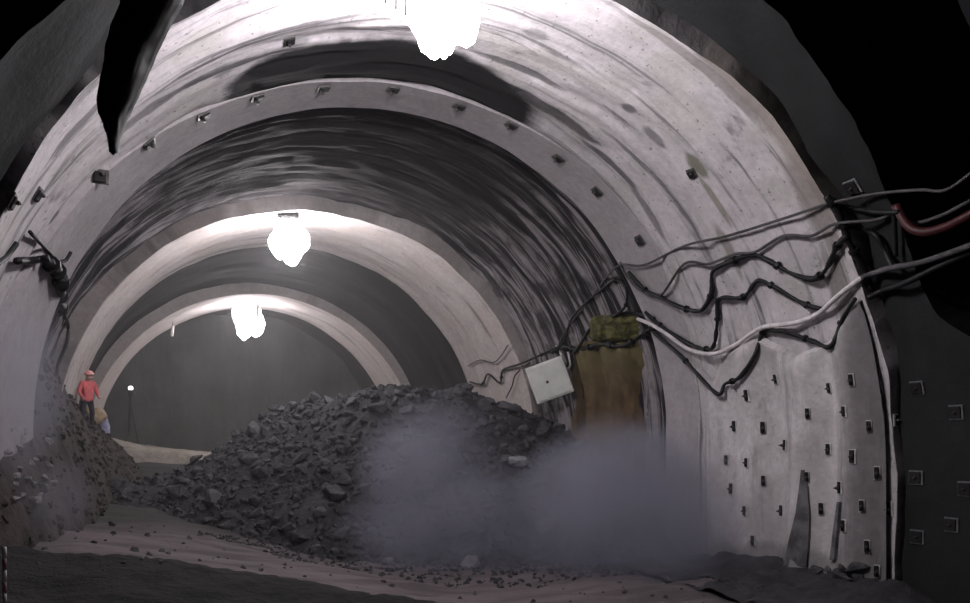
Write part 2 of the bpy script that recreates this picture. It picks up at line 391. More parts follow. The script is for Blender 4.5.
ROCKS = [rock_mesh('rock', 100+i, random.Random(i).choice((13, 16, 20)), random.Random(i).uniform(.5, .85)) for i in range(14)]
for me in ROCKS: me.materials.append(m_rk)
PROCKS = [rock_mesh('pale_rock', 300+i, 15, .6) for i in range(5)]
for me in PROCKS: me.materials.append(m_rkp)
def put_rock(p, r, meshes=ROCKS, name='rock', sink=.25):
    o = bpy.data.objects.new(name, random.choice(meshes)); COL.objects.link(o)
    o.location = p+Vector((0, 0, r*(.5-sink))); o.scale = (r*random.uniform(.8, 1.25), r*random.uniform(.8, 1.1), r)
    o.rotation_euler = (random.uniform(-.5, .5), random.uniform(-.5, .5), random.uniform(0, 6.28)); return o
cnt = 0; tries = 0; placed = []
while cnt < 270 and tries < 9000:
    tries += 1
    px, py = random.uniform(85, 600), random.uniform(380, 572)
    p, n_ = hit(px, py, ALL)
    if p is None: continue
    if zpile(p.x, p.y) < zfloor(p.x, p.y)-.05 or abs(p.z-zpile(p.x, p.y)) > .25: continue
    D = p.dot(FWD); r = random.choice((.11, .13, .15, .17, .2, .24, .3))*(.9+.25*random.random())
    if any((p-q).length < (r+s)*.8 for q, s in placed): continue
    placed.append((p, r)); o = put_rock(p, r)
    tag(o, 'angular dark grey rock lying among others on the central muck pile', 'rock', 'dark rocks on the muck pile'); cnt += 1
def one_rock(px, py, r, label, meshes=ROCKS, name='rock', flat=1.):
    p, n_ = hit(px, py, GROUND)
    while p is None: py += 1; p, n_ = hit(px, py, GROUND)
    o = put_rock(p, r, meshes, name); o.scale.z *= flat
    o.rotation_euler.x *= .3; o.rotation_euler.y *= .3
    return tag(o, label, 'rock')
one_rock(518, 466, .42, 'large pale flat rock on the right flank of the pile below the white box', PROCKS, 'flat_rock', .55)
one_rock(470, 567, .26, 'pale broken rock on the track edge at the foot of the pile before the smoke', PROCKS, 'pale_rock')
one_rock(388, 563, .14, 'small pale stone left of the pale broken rock at the pile foot', PROCKS, 'pale_rock')
one_rock(313, 402, .34, 'biggest dark boulder on the left shoulder of the pile crest')
one_rock(236, 425, .22, 'dark rock sticking up at the left end of the pile crest')
one_rock(112, 526, .12, 'lone small black rock on the track left of the pile')
# rubble at the foot of the left wall
for i in range(26):
    for _ in range(40):
        px, py = random.uniform(0, 62), random.uniform(425, 505)
        p, n_ = hit(px, py, GROUND)
        if p is not None and zmound(p.x, p.y) > zfloor(p.x, p.y)-.1 and p.y < 19: break
    o = put_rock(p, random.uniform(.06, .15), PROCKS, 'pale_rock')
    tag(o, 'pale dusty stone in the rubble at the foot of the left wall', 'rock', 'pale rubble by the left wall')
# rubble at the foot of the right wall
for i in range(24):
    px, py = random.uniform(735, 862), random.uniform(567, 600)
    p, n_ = hit(px, py, ALL)
    o = put_rock(p, random.uniform(.08, .2))
    tag(o, 'dark stone in the low rubble at the foot of the right sidewall', 'rock', 'dark rubble by the right sidewall')
# uncountable small debris
def debris(name, pts, rmin, rmax, mat, label):
    bm = bmesh.new(); ms = []
    for s in range(5):
        b2 = bmesh.new(); rnd = random.Random(s+50)
        for i in range(9): b2.verts.new(Vector((rnd.gauss(0, 1), rnd.gauss(0, 1), rnd.gauss(0, .7))).normalized())
        bmesh.ops.convex_hull(b2, input=b2.verts); m_ = [v.co.copy() for v in b2.verts]
        b2.verts.index_update(); ms.append((m_, [[v.index for v in f.verts] for f in b2.faces])); b2.free()
    V = []; Fc = []
    for p in pts:
        vs, fs = random.choice(ms); r = random.uniform(rmin, rmax)*random.choice((.6, 1, 1.3)); R = Matrix.Rotation(random.uniform(0, 6.28), 3, 'Z') @ Matrix.Rotation(random.uniform(-.6, .6), 3, 'X')
        b = len(V); V += [tuple(p+(R @ v)*r) for v in vs]; Fc += [tuple(b+q for q in f) for f in fs]
    bm.free(); me = bpy.data.meshes.new(name); me.from_pydata(V, [], Fc)
    return tag(link(name, me, mat, smooth=False), label, 'gravel', kind='stuff')
m_deb = earth('rock_chips', (.03, .03, .033), (.085, .083, .09), 2.5, .6, (.13, .13, .135), 3)
pts = []
while len(pts) < 5200:
    x, y = random.uniform(-2, 10.2), random.uniform(12.6, 27)
    if zpile(x, y) > zfloor(x, y)-.1: pts.append(Vector((x, y, max(zpile(x, y), zfloor(x, y))-.01)))
debris('rock_chips', pts, .05, .10, m_deb, 'small dark rock chips covering the central muck pile')
pts = []
while len(pts) < 1500:
    x, y = random.uniform(-1.6, 10), random.uniform(9, 16)
    e = zpile(x, y)-zfloor(x, y)
    right = x > 8.6 and y < 12.6
    if (-1.0 < e < 0 and random.random() < .5) or (right) or random.random() < .03: pts.append(Vector((x, y, drop(x, y))))
debris('loose_gravel', pts, .02, .055, m_deb, 'loose gravel scattered over the track and along the right wall foot')
pts = []
while len(pts) < 700:
    x, y = random.uniform(-1.7, 0), random.uniform(11.5, 28)
    if zmound(x, y) > zfloor(x, y)-.1: pts.append(Vector((x, y, zmound(x, y))))
debris('earth_clods', pts, .03, .08, m_brown, 'small brown clods covering the earth mound at the left wall')

# rubble bank at right wall foot
def zrr(x, Y): return -2.35+.38*sm((x-8.8)/1.2)*sm((Y-7.5)/1.)*sm((12.9-Y)/1.2)*(.6+.5*nz(x, Y*1.3, 8))+.08*nz(x*2, Y*2, 2)
o, RRB, _, _ = field('rubble_bank', zrr, 8.0, 10.3, 7.4, 13, .08, m_muck, keep=lambda x, y: zrr(x, y) > zfloor(x, y)-.1)
tag(o, 'low dark rubble bank along the foot of the right sidewall', 'rubble')

# ---------------------------------------------------------------- anchors
m_plate = simple('dark_anchor_steel', (.012, .011, .012), .6, .3)
m_grout = simple('pale_grout', (.5, .48, .48), .9, .15)
m_gdim = simple('shaded_grout', (.12, .12, .125), .9, .2)  # pale grout darkened by hand for the shaded near wall
m_bolt = simple('bolt_steel', (.10, .095, .09), .5, .3, metal=.6)
def make_anchor(kind):
    t = empty('rock_anchor')
    bm = bmesh.new(); box(bm, (0, 0, .0), (.10, .22, .02) if kind != 'big' else (.30, .28, .03), None, .012); from_bm('grout_pad', bm, m_grout if kind != 'big' else m_gdim, t)
    bm = bmesh.new(); box(bm, (-.008, .006, .022), (.065, .18, .03) if kind != 'big' else (.235, .22, .04), None, .008); from_bm('bearing_plate', bm, m_plate, t)
    bm = bmesh.new(); bmesh.ops.create_cone(bm, cap_ends=True, segments=6, radius1=.028, radius2=.026, depth=.04, matrix=Matrix.Translation((0, 0, .055)))
    cyl(bm, (0, 0, .03), (0, 0, .11), .012, n=8); from_bm('bolt', bm, m_bolt, t)
    return t
def make_square():
    t = empty('rock_anchor')
    bm = bmesh.new(); box(bm, (0, 0, .0), (.20, .20, .03), None, .01); from_bm('grout_pad', bm, m_bolt, t)
    bm = bmesh.new(); box(bm, (-.015, -.015, .025), (.15, .15, .035), None, .012); from_bm('bearing_plate', bm, m_plate, t)
    bm = bmesh.new(); cyl(bm, (.02, .02, .02), (.02, .02, .075), .03, .026, 6); cyl(bm, (.02, .02, .02), (.02, .02, .09), .012, n=8); from_bm('bolt', bm, m_bolt, t)
    return t
used = {}
def place(kind, maker, px, py, label, group, scale=1.):
    p, n_ = hit(px, py)
    if p is None: return
    if kind not in used: used[kind] = maker(); o = used[kind]
    else: o = copy_tree(used[kind])
    z = n_; y = Vector((0, 0, 1)) if abs(z.z) < .8 else Vector((0, 1, 0)); x = y.cross(z).normalized(); y = z.cross(x)
    o.matrix_world = Matrix.Translation(p+n_*.01) @ Matrix((x, y, z)).transposed().to_4x4() @ Matrix.Scale(scale, 4)
    tag(o, label, 'anchor', group)
ORD = ['first', 'second', 'third', 'fourth', 'fifth', 'sixth', 'seventh', 'eighth', 'ninth', 'tenth', 'eleventh', 'twelfth']
band = [(101, 177), (149, 143), (203, 115), (257, 97), (323, 88), (393, 89), (459, 106), (511, 125), (558, 158), (597, 191), (640, 240)]
for i, (x, y) in enumerate(band):
    place('sq', make_square, x, y, 'small square anchor on the smooth arch band, %s from the left' % ORD[i], 'anchors along the smooth arch band', 1.05)
for (x, y, w) in [(37, 194, 'upper of two on the outer lining at the left frame edge'), (11, 201, 'lower of two on the outer lining at the left frame edge'), (289, 41, 'above the dark crown patch left of the nearest lamp'), (692, 173, 'on the pale outer lining right of the smooth band')]:
    place('sq', make_square, x, y, 'small dark anchor plate '+w, 'anchors on the outer lining', .8)
bins = [(720, 739), (740, 757.5), (758, 770), (771, 790), (800, 815), (816, 835), (838, 858), (860, 870), (871, 885), (886, 900)]
RW = [(776.6, 379), (747.6, 395.5), (830, 388), (852, 380), (880, 388), (808, 413.6), (845, 411.6), (735.5, 426.5), (763.3, 427.7), (785.9, 445.5), (829, 449.5), (853.2, 456.7), (869.3, 426.5), (895, 420.5), (727, 460), (747.2, 462.8), (763.7, 481), (732.2, 489), (806.8, 477), (877.3, 473), (841, 488), (745.5, 511), (782.6, 511), (821.7, 509), (862, 506), (890, 509), (844.3, 526), (753.6, 540.6), (867.3, 546.6), (877.3, 571.6)]
for ci, (a, b) in enumerate(bins):
    col = sorted([q for q in RW if a <= q[0] <= b], key=lambda q: q[1])
    for ri, (x, y) in enumerate(col):
        place('slot', lambda: make_anchor('slot'), x, y, 'narrow dark plate on the pale right sidewall, %s down in %s upright row from left' % (ORD[ri], ORD[ci]), 'anchors on the pale right sidewall', random.uniform(.85, 1.1))
BIG = [(917.7, 388, 'upper left one of the large ones on the dark wall'), (956.8, 412.4, 'upper right one of the large ones on the dark wall'), (916.4, 477.7, 'middle left one of the large ones on the dark wall'), (966, 489, 'at the right frame edge halfway down the dark wall'), (952, 525, 'lower right one of the large ones on the dark wall'), (917.7, 537, 'lower left one of the large ones on the dark wall'), (853, 187, 'alone on the dark arch ring above the cables')]
for x, y, w in BIG: place('big', lambda: make_anchor('big'), x, y, 'large square black anchor plate '+w, 'large anchors on the dark near wall', .75 if y > 200 else .8)

# ---------------------------------------------------------------- cables
m_black = simple('black_rubber', (.008, .008, .009), .55, .3)
m_grey = simple('grey_cable', (.055, .052, .055), .6, .3)
m_white = simple('dusty_white_cable', (.60, .56, .57), .6, .15)
m_dusk = simple('shaded_white_hose', (.07, .065, .07), .8, .3)  # white hose past the joint, with shade painted into its colour
m_redc = simple('dark_red_hose', (.045, .008, .01), .5, .3)
m_whitep = simple('white_enamel', (.78, .79, .76), .45, .06, 3)
m_olive = simple('olive_moss', (.085, .082, .028), .95, .5, 5)
def cable(name, pts, r, mat, label, off=.07, wob=0., group=None, ties=0, ghost=885):
    P3 = []; lastD = None
    for (x, y) in pts:
        p, n_ = hit(x, y)
        if x > ghost and lastD is not None:
            D = lastD-(x-lastx)*.012
            if p is not None: D = min(D, p.dot(FWD)-.22)
            p = at(x, y, D)
        else:
            D = p.dot(FWD); k = off*random.uniform(.8, 1.5)/max(.25, abs(ray(x, y).normalized().dot(n_))); D = D*(1-min(k, .6)/p.length)
            p = at(x, y, D)
        lastD = D; lastx = x; P3.append(p)
    path = smooth_path(P3, 6)
    c0 = path[0].copy(); bm = bmesh.new(); tube_bm(bm, [q-c0 for q in path], r, 8, wob)
    o = from_bm(name, bm, mat, None, True); o.location = c0; tag(o, label, 'cable', group or 'cables on the right wall')
    for i in range(ties):
        q = path[int((i+.5)*len(path)/ties)]; q2 = path[min(int((i+.5)*len(path)/ties)+1, len(path)-1)]
        bm = bmesh.new(); d = (q2-q).normalized(); cyl(bm, q-c0-d*r*.6, q-c0+d*r*.6, r*1.7, n=10)
        from_bm('cable_tie', bm, m_black, o)
    return o
cable('cable', [(556, 352), (566, 330), (590, 300), (606, 278), (620, 265), (644, 265), (684, 246), (727, 236), (779, 220), (815, 208), (831, 203), (875, 194), (919, 190), (946, 190), (975, 170)], .022, m_grey, 'topmost thin grey cable running up the right wall to the frame edge')
cable('cable', [(620, 262), (628, 278), (643, 291), (660, 296), (684, 264), (708, 264), (735, 254), (755, 252), (783, 236), (811, 236), (835, 224), (875, 220), (899, 210)], .024, m_grey, 'second cable from the top, looping low beside the smooth arch band')
cable('cable', [(628, 272), (645, 290), (660, 297), (680, 307), (698, 311), (706, 305), (712, 291), (713, 271), (735, 260), (755, 255), (771, 262), (791, 273), (811, 279), (823, 273), (831, 260), (837, 246), (847, 236)], .040, m_black, 'thick black cable sagging in two deep loops on the right wall', wob=.5, ties=7)
cable('cable', [(645, 312), (660, 325), (688, 343), (706, 349), (714, 345), (717.5, 319), (719.5, 299), (743, 297), (757, 281), (771, 285), (791, 297), (807, 305), (821, 309)], .036, m_black, 'black cable with an upright drop left of the pale sidewall', wob=.5, ties=6)
cable('cable', [(638, 319), (652, 325), (668, 335), (688, 349), (712, 354), (735, 345), (759, 329), (779, 325), (799, 322), (819, 313), (839, 295), (863, 277)], .040, m_white, 'white hose swooping low across the right wall', off=.11)
cable('hose', [(861, 278), (875, 273), (891, 268), (923, 262), (975, 244)], .042, m_dusk, 'shade-darkened grey hose continuing the white one over the dark wall')
cable('cable', [(652, 331), (680, 355), (716, 393), (725, 384), (740, 377), (755, 355), (763, 333), (779, 331), (795, 335), (815, 342), (831, 346), (843, 319), (855, 299)], .036, m_black, 'lowest black cable dipping to a point at the sidewall corner', wob=.4, ties=5)
cable('cable', [(868, 298), (884, 290), (905, 283), (940, 266), (975, 250)], .045, m_black, 'thick black cable below the white hose on the dark wall')
cable('cable', [(826, 205), (845, 207), (875, 212), (899, 212)], .035, m_black, 'short black cable just under the topmost cable')
cable('cable', [(837, 226), (858, 228), (875, 235), (885, 252), (893, 268)], .035, m_black, 'black cable drooping down the dark wall from the cable knot')
cable('cable', [(893, 205), (895, 230), (896, 256)], .03, m_black, 'short upright black cable linking others on the dark wall', ghost=999)
cable('cable', [(826, 196), (838, 212), (848, 240), (860, 262), (872, 290)], .045, m_black, 'black cable running down the joint between pale and dark wall', wob=.6, ties=4)
cable('cable', [(908, 222), (922, 222), (945, 214), (975, 198)], .028, m_grey, 'thin grey cable hanging at the right frame edge', ghost=880)
cable('hose', [(896, 206), (908, 226), (925, 232), (948, 226), (975, 212)], .06, m_redc, 'dark red hose in the shade at the right frame edge', ghost=880)
cable('cable', [(470, 382), (482, 384), (488, 374), (500, 383), (503, 370), (520, 364), (545, 353), (560, 346)], .030, m_black, 'zigzag black cable left of the white box', ties=3)
cable('cable', [(506, 398), (512, 386), (516, 374), (530, 362)], .018, m_redc, 'thin dark red cable rising from the pile to the zigzag cable')
cable('cable', [(468, 366), (480, 360), (495, 362), (508, 345)], .016, m_grey, 'thin pale cable above the zigzag cable on the inner lining')
cable('cable', [(558, 350), (566, 336), (572, 318), (590, 299), (604, 288), (615, 280), (625, 286), (626, 305), (612, 318)], .030, m_black, 'black cable arching above the ochre seep', ties=4)
cable('cable', [(552, 352), (565, 347), (580, 350), (600, 344), (622, 346), (640, 336), (652, 328)], .05, m_black, 'bundled black cables crossing the ochre seep', wob=.9, ties=6)
cable('cable', [(566, 372), (570, 358), (580, 345), (590, 329), (606, 318), (625, 313), (640, 314), (654, 318)], .034, m_black, 'black cable outlining the top of the ochre seep', wob=.5)
cable('cable', [(556, 346), (562, 356), (564, 368), (570, 366), (568, 352)], .028, m_white, 'short white cable loop at the top corner of the white box')
LG = 'cables on the left wall'
cable('cable', [(-4, 265), (8, 255), (17, 243)], .03, m_black, 'short black cable at the left frame edge', group=LG)
cable('cable', [(17, 261), (34, 260), (49, 258)], .045, m_black, 'stubby level black pipe on the left wall', group=LG, off=.12)
cable('cable', [(30, 232), (44, 247), (60, 263)], .025, m_black, 'thin black rod slanting down on the left wall', group=LG)
cable('cable', [(60, 262), (66, 260), (71, 252)], .025, m_black, 'tiny black cable end curling up beside the left wall knot', group=LG)
cable('cable', [(48, 262), (55, 268), (60, 275), (61, 290), (60, 302), (64, 312)], .07, m_black, 'lumpy black cable bundle on the left wall', wob=1., ties=5, group=LG)
cable('cable', [(64, 312), (68, 325), (67, 342), (60, 360), (57, 372), (58, 394)], .036, m_black, 'long black cable trailing from the bundle to the mound', group=LG)

# white box on the inner lining, tilted
c1 = [hit(x, y)[0] for x, y in ((525, 369), (561, 355), (574, 392))]
Dm = c1[1].dot(FWD)-.45
TL, TR, BR, BL = at(525, 369.5, Dm+.1), at(561, 354.6, Dm-.1), at(574.6, 392, Dm-.1), at(537, 404, Dm+.1)
ex = ((TR-TL)+(BR-BL))/2; ey = ((TL-BL)+(TR-BR))/2; W, H = ex.length, ey.length
ex.normalize(); ez = ex.cross(ey).normalized(); ey = ez.cross(ex)
t = empty('control_box'); t.matrix_world = Matrix.Translation((TL+TR+BR+BL)/4) @ Matrix((ex, ey, ez)).transposed().to_4x4()
bm = bmesh.new(); box(bm, (0, 0, -.16), (W, H, .3), None, .02); from_bm('cabinet', bm, m_whitep, t)
bm = bmesh.new(); box(bm, (0, 0, .005), (W*.9, H*.9, .03), None, .008); d = from_bm('door', bm, m_whitep, t)
bm = bmesh.new(); cyl(bm, (-.06, -.03, .02), (-.06, -.03, .045), .035, n=16); from_bm('lock', bm, m_plate, d)
bm = bmesh.new(); box(bm, (W*.2, -H*.62, -.2), (.08, .4, .08)); box(bm, (-W*.2, -H*.62, -.2), (.08, .4, .08)); box(bm, (W*.25, 0, -.45), (.06, H, .35)); from_bm('bracket', bm, m_plate, t)
tag(t, 'white square metal box hung askew on the wall above the pile', 'control box')

# ochre seep: lumpy clay bulge on the wall
def seep_mat():
    k = N('ochre_clay'); tc = k.n('ShaderNodeTexCoord').outputs['Object']
    a = k.noise(tc, 2.2, 6, .65); sx = k.n('ShaderNodeSeparateXYZ'); k.l(tc, sx.inputs[0])
    c = k.mix(k.ramp(a, .38, .62), (.085, .052, .027), (.13, .085, .042))
    c = k.mix(k.ramp(k.math('ADD', sx.outputs['Z'], k.math('MULTIPLY', a, .8)), -.2, 1.3, .0, .75), c, (.13, .115, .05))
    return k.bsdf(c, .8, a, .6, .06)
m_ochre = seep_mat()
def bulge(name, px0, px1, py0, py1, depth, mat, n1=40, n2=40, top=True, seed=0, parent=None, origin=None):
    V = []; Fc = []
    for j in range(n2+1):
        for i in range(n1+1):
            u, v = i/n1, j/n2; px = lerp(px0, px1, u); py = lerp(py0, py1, v)
            nar = 1-.16*(1-v)**2+.16*nz(v*5, seed+(3 if u > .5 else 7), 0, 4)
            px = (px0+px1)/2+(px-(px0+px1)/2)*nar*(1+.12*nz(v*3, seed+u))
            p, n_ = hit(px, py)
            w = sm(min(u, 1-u)*3.2)*sm(v*5)*sm((1-v)*3)
            q = p+n_*(-.12+w*(depth+.22*depth*nz(u*3, v*4, seed)))
            V.append(q-(origin or Vector()))
    for j in range(n2):
        for i in range(n1): a = j*(n1+1)+i; Fc.append((a, a+1, a+n1+2, a+n1+1))
    me = bpy.data.meshes.new(name); me.from_pydata([tuple(v) for v in V], [], Fc); return link(name, me, mat, parent)
org = hit(612, 380)[0]
sp = bulge('clay_seep', 553, 664, 322, 490, .22, m_ochre, origin=org); sp.location = org
tag(sp, 'ochre brown clay seep bulging from the right wall beside the white box', 'clay seep')
mc = bulge('moss_cap', 578, 650, 312, 348, .30, m_olive, seed=3, parent=sp, origin=org)

# dark wedges at the sidewall foot, thin meshes laid on the wall
def strip(px_top, py_top, pts, label, r=.02):
    V = []; n = len(pts)
    for (x0, x1, y) in pts:
        for x in (x0, x1):
            p, n_ = hit(x, y); V.append((p, n_))
    bm = bmesh.new(); A = [[bm.verts.new(p+n_*.05) for p, n_ in V[i*2:i*2+2]] for i in range(n)]; B = [[bm.verts.new(p+n_*.0) for p, n_ in V[i*2:i*2+2]] for i in range(n)]
    for i in range(n-1):
        bm.faces.new((A[i][0], A[i][1], A[i+1][1], A[i+1][0])); bm.faces.new((A[i][0], A[i+1][0], B[i+1][0], B[i][0])); bm.faces.new((A[i][1], B[i][1], B[i+1][1], A[i+1][1]))
    return tag(from_bm('dark_strip', bm, m_strip, None, False), label, 'membrane')
m_strip = simple('dark_strip_surface', (.13, .125, .135), .7, .4, 4)
strip(0, 0, [(802, 805, 470), (800, 808, 488), (796, 810, 515), (790, 809, 540), (786, 807, 566)], 'wide dark wedge-shaped strip at the foot of the pale sidewall')
strip(0, 0, [(840, 842, 502), (836.5, 840.5, 525), (832, 837, 560)], 'narrow dark strip at the foot of the pale sidewall, right of the wide one')

# ---------------------------------------------------------------- lamps
def emis(name, col, st):
    k = N(name); e = k.n('ShaderNodeEmission', _Strength=st); e.inputs[0].default_value = (*col, 1); k.l(e.outputs[0], k.out.inputs['Surface']); return k.m
m_lampmetal = simple('lamp_metal', (.006, .006, .006), .9, .2, spec=.05)
def lamp(px, py, D, w, h, power, label, seed, barw, ztop, dyb=.0):
    c = at(px, py, D); t = empty('work_lamp', c)
    area = 4*PI*((w/2+h/2)/2)**2
    bm = bmesh.new(); bmesh.ops.create_icosphere(bm, subdivisions=4, radius=1)
    for v in bm.verts:
        d = v.co.copy(); tp = 1-.25*clamp(-d.z)
        v.co = Vector((d.x*w/2*tp, d.y*w/2*tp, d.z*h/2))*(1+.34*nz(d.x*1.3+seed, d.y*1.3, d.z*1.3, 4))
    from_bm('lamp_glare', bm, emis('lamp_glow_%d' % seed, (1., .955, .98), power/(area*PI)), t, True)  # the lamp's glare built into this lumpy emissive shape
    bm = bmesh.new(); box(bm, (0, 0, h/2+.09), (barw, .22, .17), Matrix.Rotation(-YAW+.3, 3, 'Z'), .02)
    for s in (-1, 1): box(bm, Vector((s*barw*.35, 0, h/2+.02)), (.03, .05, .16))
    from_bm('lamp_housing', bm, m_lampmetal, t)
    zc = ztop-c.z
    bm = bmesh.new()
    for s in (-1, 1): cyl(bm, (s*barw*.3, 0, h/2+.15), (s*barw*.3, 0, zc), .012, n=6)
    from_bm('suspension_rod', bm, m_lampmetal, t)
    tag(t, label, 'lamp', 'work lamps hung from the crown'); return t
def ceil_z(px, py, D):
    c = at(px, py, D); r = SHELL.ray_cast(c, Vector((0, 0, 1)), 12); return r[0].z if r[0] else 6.
LAMPS = [(445, 12, 9.0, .78, 1.0, 1000, 'nearest and largest glaring white work lamp, cut by the top of the frame', 1, .5),
         (288, 241, 19.7, .9, 1.15, 760, 'middle glaring white work lamp under a dark bracket on the inner lining', 2, .52),
         (248, 320, 31.0, 1.1, 1.55, 620, 'farthest and smallest glaring white work lamp before the dark face', 3, .7)]
for px, py, D, w, h, pw_, lb, sd, bw in LAMPS: lamp(px, py, D, w, h, pw_, lb, sd, bw, ceil_z(px, py, D)+.05)
# tiny glints left of the nearest lamp, built as added glowing spheres
t = empty('glint_cluster', at(396, 14, 9.4)); zc = ceil_z(396, 14, 9.4)-t.location.z
m_glint = emis('glint_glow', (1, .97, 1), 14)
for dx, dz, r in ((-.12, .06, .05), (.0, -.02, .06), (.11, -.06, .035)):
    v = RGT*dx; bm = bmesh.new(); bmesh.ops.create_uvsphere(bm, u_segments=14, v_segments=10, radius=r, matrix=Matrix.Translation((v.x, v.y, dz))); b_ = from_bm('glow_sphere', bm, m_glint, t, True)
    bm = bmesh.new(); cyl(bm, (v.x, v.y, dz+r*.8), (v.x, v.y, zc+.05), .008, n=6); from_bm('wire', bm, m_lampmetal, b_)
tag(t, 'three tiny white glints built as glowing balls left of the nearest lamp', 'light string')
# hanging white tubes near far lamp
for px, py, h_, lb in ((257, 311, .45, 'short white tube hanging close right of the farthest lamp'), (172, 331, .4, 'short white tube hanging left of the farthest lamp')):
    c = at(px, py, 30.5); zt = SHELL.ray_cast(c, Vector((0, 0, 1)), 9)[0].z-c.z
    t = empty('hanging_tube', c); bm = bmesh.new(); cyl(bm, (0, 0, -h_/2), (.03, 0, h_/2), .05, .06, 10); from_bm('tube', bm, m_white, t)
    bm = bmesh.new(); cyl(bm, (.03, 0, h_/2), (.03, 0, zt+.05), .012, n=6); from_bm('wire', bm, m_lampmetal, t); tag(t, lb, 'tube', 'white tubes hanging near the farthest lamp')

# ---------------------------------------------------------------- hanging torn sheet in the foreground
rowsL = [(-420, 215), (-200, 168), (0, 120), (25, 111), (45, 105), (70, 102), (97, 96), (112, 98), (128, 104), (142, 109), (152, 112.5)]
rowsR = [(-420, 330), (-200, 262), (0, 181), (25, 168), (45, 158), (70, 147), (97, 135), (112, 127), (128, 121), (142, 116.5), (152, 113.5)]
bm = bmesh.new(); G = []
ys = [-420, -300, -200, -100, -40]+[4*i for i in range(0, 39)]
for y in ys:
    l, r = pw(y, rowsL), pw(y, rowsR); row = []
    for i in range(13):
        u = i/12; D = 4.6+.10*math.sin(u*7+y*.004)+.05*nz(u*3, y*.02)-.0002*(y-152)
        row.append(bm.verts.new(at(lerp(l, r, u)+(1.2*nz(y*.05, u*2) if 0 < i < 12 else 1.5*nz(y*.06, i)), y, D)))
    G.append(row)
for A, B in zip(G, G[1:]):
    for i in range(12): bm.faces.new((A[i], A[i+1], B[i+1], B[i]))
m_sheet = simple('black_sheeting', (.012, .011, .012), .6, .4, 3, spec=.25)
o = from_bm('hanging_sheet', bm, m_sheet, None, True); md = o.modifiers.new('thick', 'SOLIDIFY'); md.thickness = .02
tag(o, 'black torn sheet hanging to a sharp point at the top left', 'sheet')

# thin graduated rod at the left frame edge
m_rodw = simple('rod_white', (.5, .48, .48), .6, .1); m_rodr = simple('rod_dark', (.22, .13, .14), .6, .1)
t = empty('survey_rod', at(4.5, 640, 5.2)); hb = (640-547)/F*5.2
for k in range(8):
    bm = bmesh.new(); cyl(bm, (0, 0, hb*k/8), (0, 0, hb*(k+1)/8), .013, n=10); from_bm('rod_segment', bm, m_rodw if k % 2 else m_rodr, t, True)
tag(t, 'thin pale banded rod standing at the lower left frame edge', 'rod')

# ---------------------------------------------------------------- workers and their gear
m_red = simple('red_jacket', (.55, .12, .13), .8, .2); m_trous = simple('dark_trousers', (.03, .03, .04), .9, .2)
m_skin = simple('skin', (.45, .28, .21), .6, .1); m_helm = simple('pink_red_helmet', (.75, .35, .34), .35, .1)
def person(loc, rz, H, label):
    J = {'pel': (0, 0, .52), 'sp': (0, -.01, .62), 'ch': (0, -.03, .75), 'nk': (0, -.05, .84), 'hd': (0, -.07, .90), 'ht': (0, -.075, .955),
         'hl': (.055, 0, .50), 'kl': (.07, -.05, .28), 'al': (.075, .0, .05), 'tl': (.08, -.09, .02), 'hr': (-.055, 0, .50), 'kr': (-.075, .01, .28), 'ar': (-.08, .06, .05), 'tr': (-.085, -.03, .02),
         'sl': (.11, -.03, .80), 'el': (.15, -.05, .64), 'wl': (.13, -.17, .55), 'fl': (.12, -.21, .53), 'sr': (-.11, -.03, .80), 'er': (-.15, -.03, .64), 'wr': (-.14, -.14, .54), 'fr': (-.13, -.18, .52)}
    Rr = {'pel': .085, 'sp': .08, 'ch': .095, 'nk': .035, 'hd': .058, 'ht': .05, 'hl': .06, 'kl': .042, 'al': .03, 'tl': .025, 'hr': .06, 'kr': .042, 'ar': .03, 'tr': .025,
          'sl': .045, 'el': .034, 'wl': .024, 'fl': .02, 'sr': .045, 'er': .034, 'wr': .024, 'fr': .02}
    E_ = 'pel-sp sp-ch ch-nk nk-hd hd-ht pel-hl hl-kl kl-al al-tl pel-hr hr-kr kr-ar ar-tr ch-sl sl-el el-wl wl-fl ch-sr sr-er er-wr wr-fr'.split()
    ks = list(J); me = bpy.data.meshes.new('sk'); me.from_pydata([tuple(c*H for c in J[k]) for k in ks], [(ks.index(e.split('-')[0]), ks.index(e.split('-')[1])) for e in E_], [])
    tmp = bpy.data.objects.new('sk', me); COL.objects.link(tmp); tmp.modifiers.new('s', 'SKIN')
    for i, k in enumerate(ks): me.skin_vertices[0].data[i].radius = (Rr[k]*H, Rr[k]*H)
    me.skin_vertices[0].data[0].use_root = True
    tmp.modifiers.new('b', 'SUBSURF').levels = 2
    dg = bpy.context.evaluated_depsgraph_get(); m2 = bpy.data.meshes.new_from_object(tmp.evaluated_get(dg)); bpy.data.objects.remove(tmp)
    m2.materials.clear()
    t = empty('person', loc); t.rotation_euler.z = rz
    o = link('body', m2, [m_red, m_trous, m_skin], t)
    for p in m2.polygons:
        c = p.center/H
        p.material_index = 2 if (c.z > .85 or (c.y < -.16 and c.z < .6 and c.z > .4)) else (1 if c.z < .5 else 0)
    bm = bmesh.new(); bmesh.ops.create_uvsphere(bm, u_segments=20, v_segments=12, radius=.078*H)
    bmesh.ops.delete(bm, geom=[v for v in bm.verts if v.co.z < -.005], context='VERTS')
    bmesh.ops.create_circle(bm, segments=20, radius=.1*H, cap_ends=True)
    for v in bm.verts: v.co += Vector((0, -.075, .945))*H
    from_bm('helmet', bm, m_helm, t, True)
    return tag(t, label, 'person')
p0 = at(87, 414, 20.6); p0.z = drop(p0.x, p0.y)-.02
person(p0, .5, 1.48, 'person in a red jacket and helmet standing on the mound by the left wall')
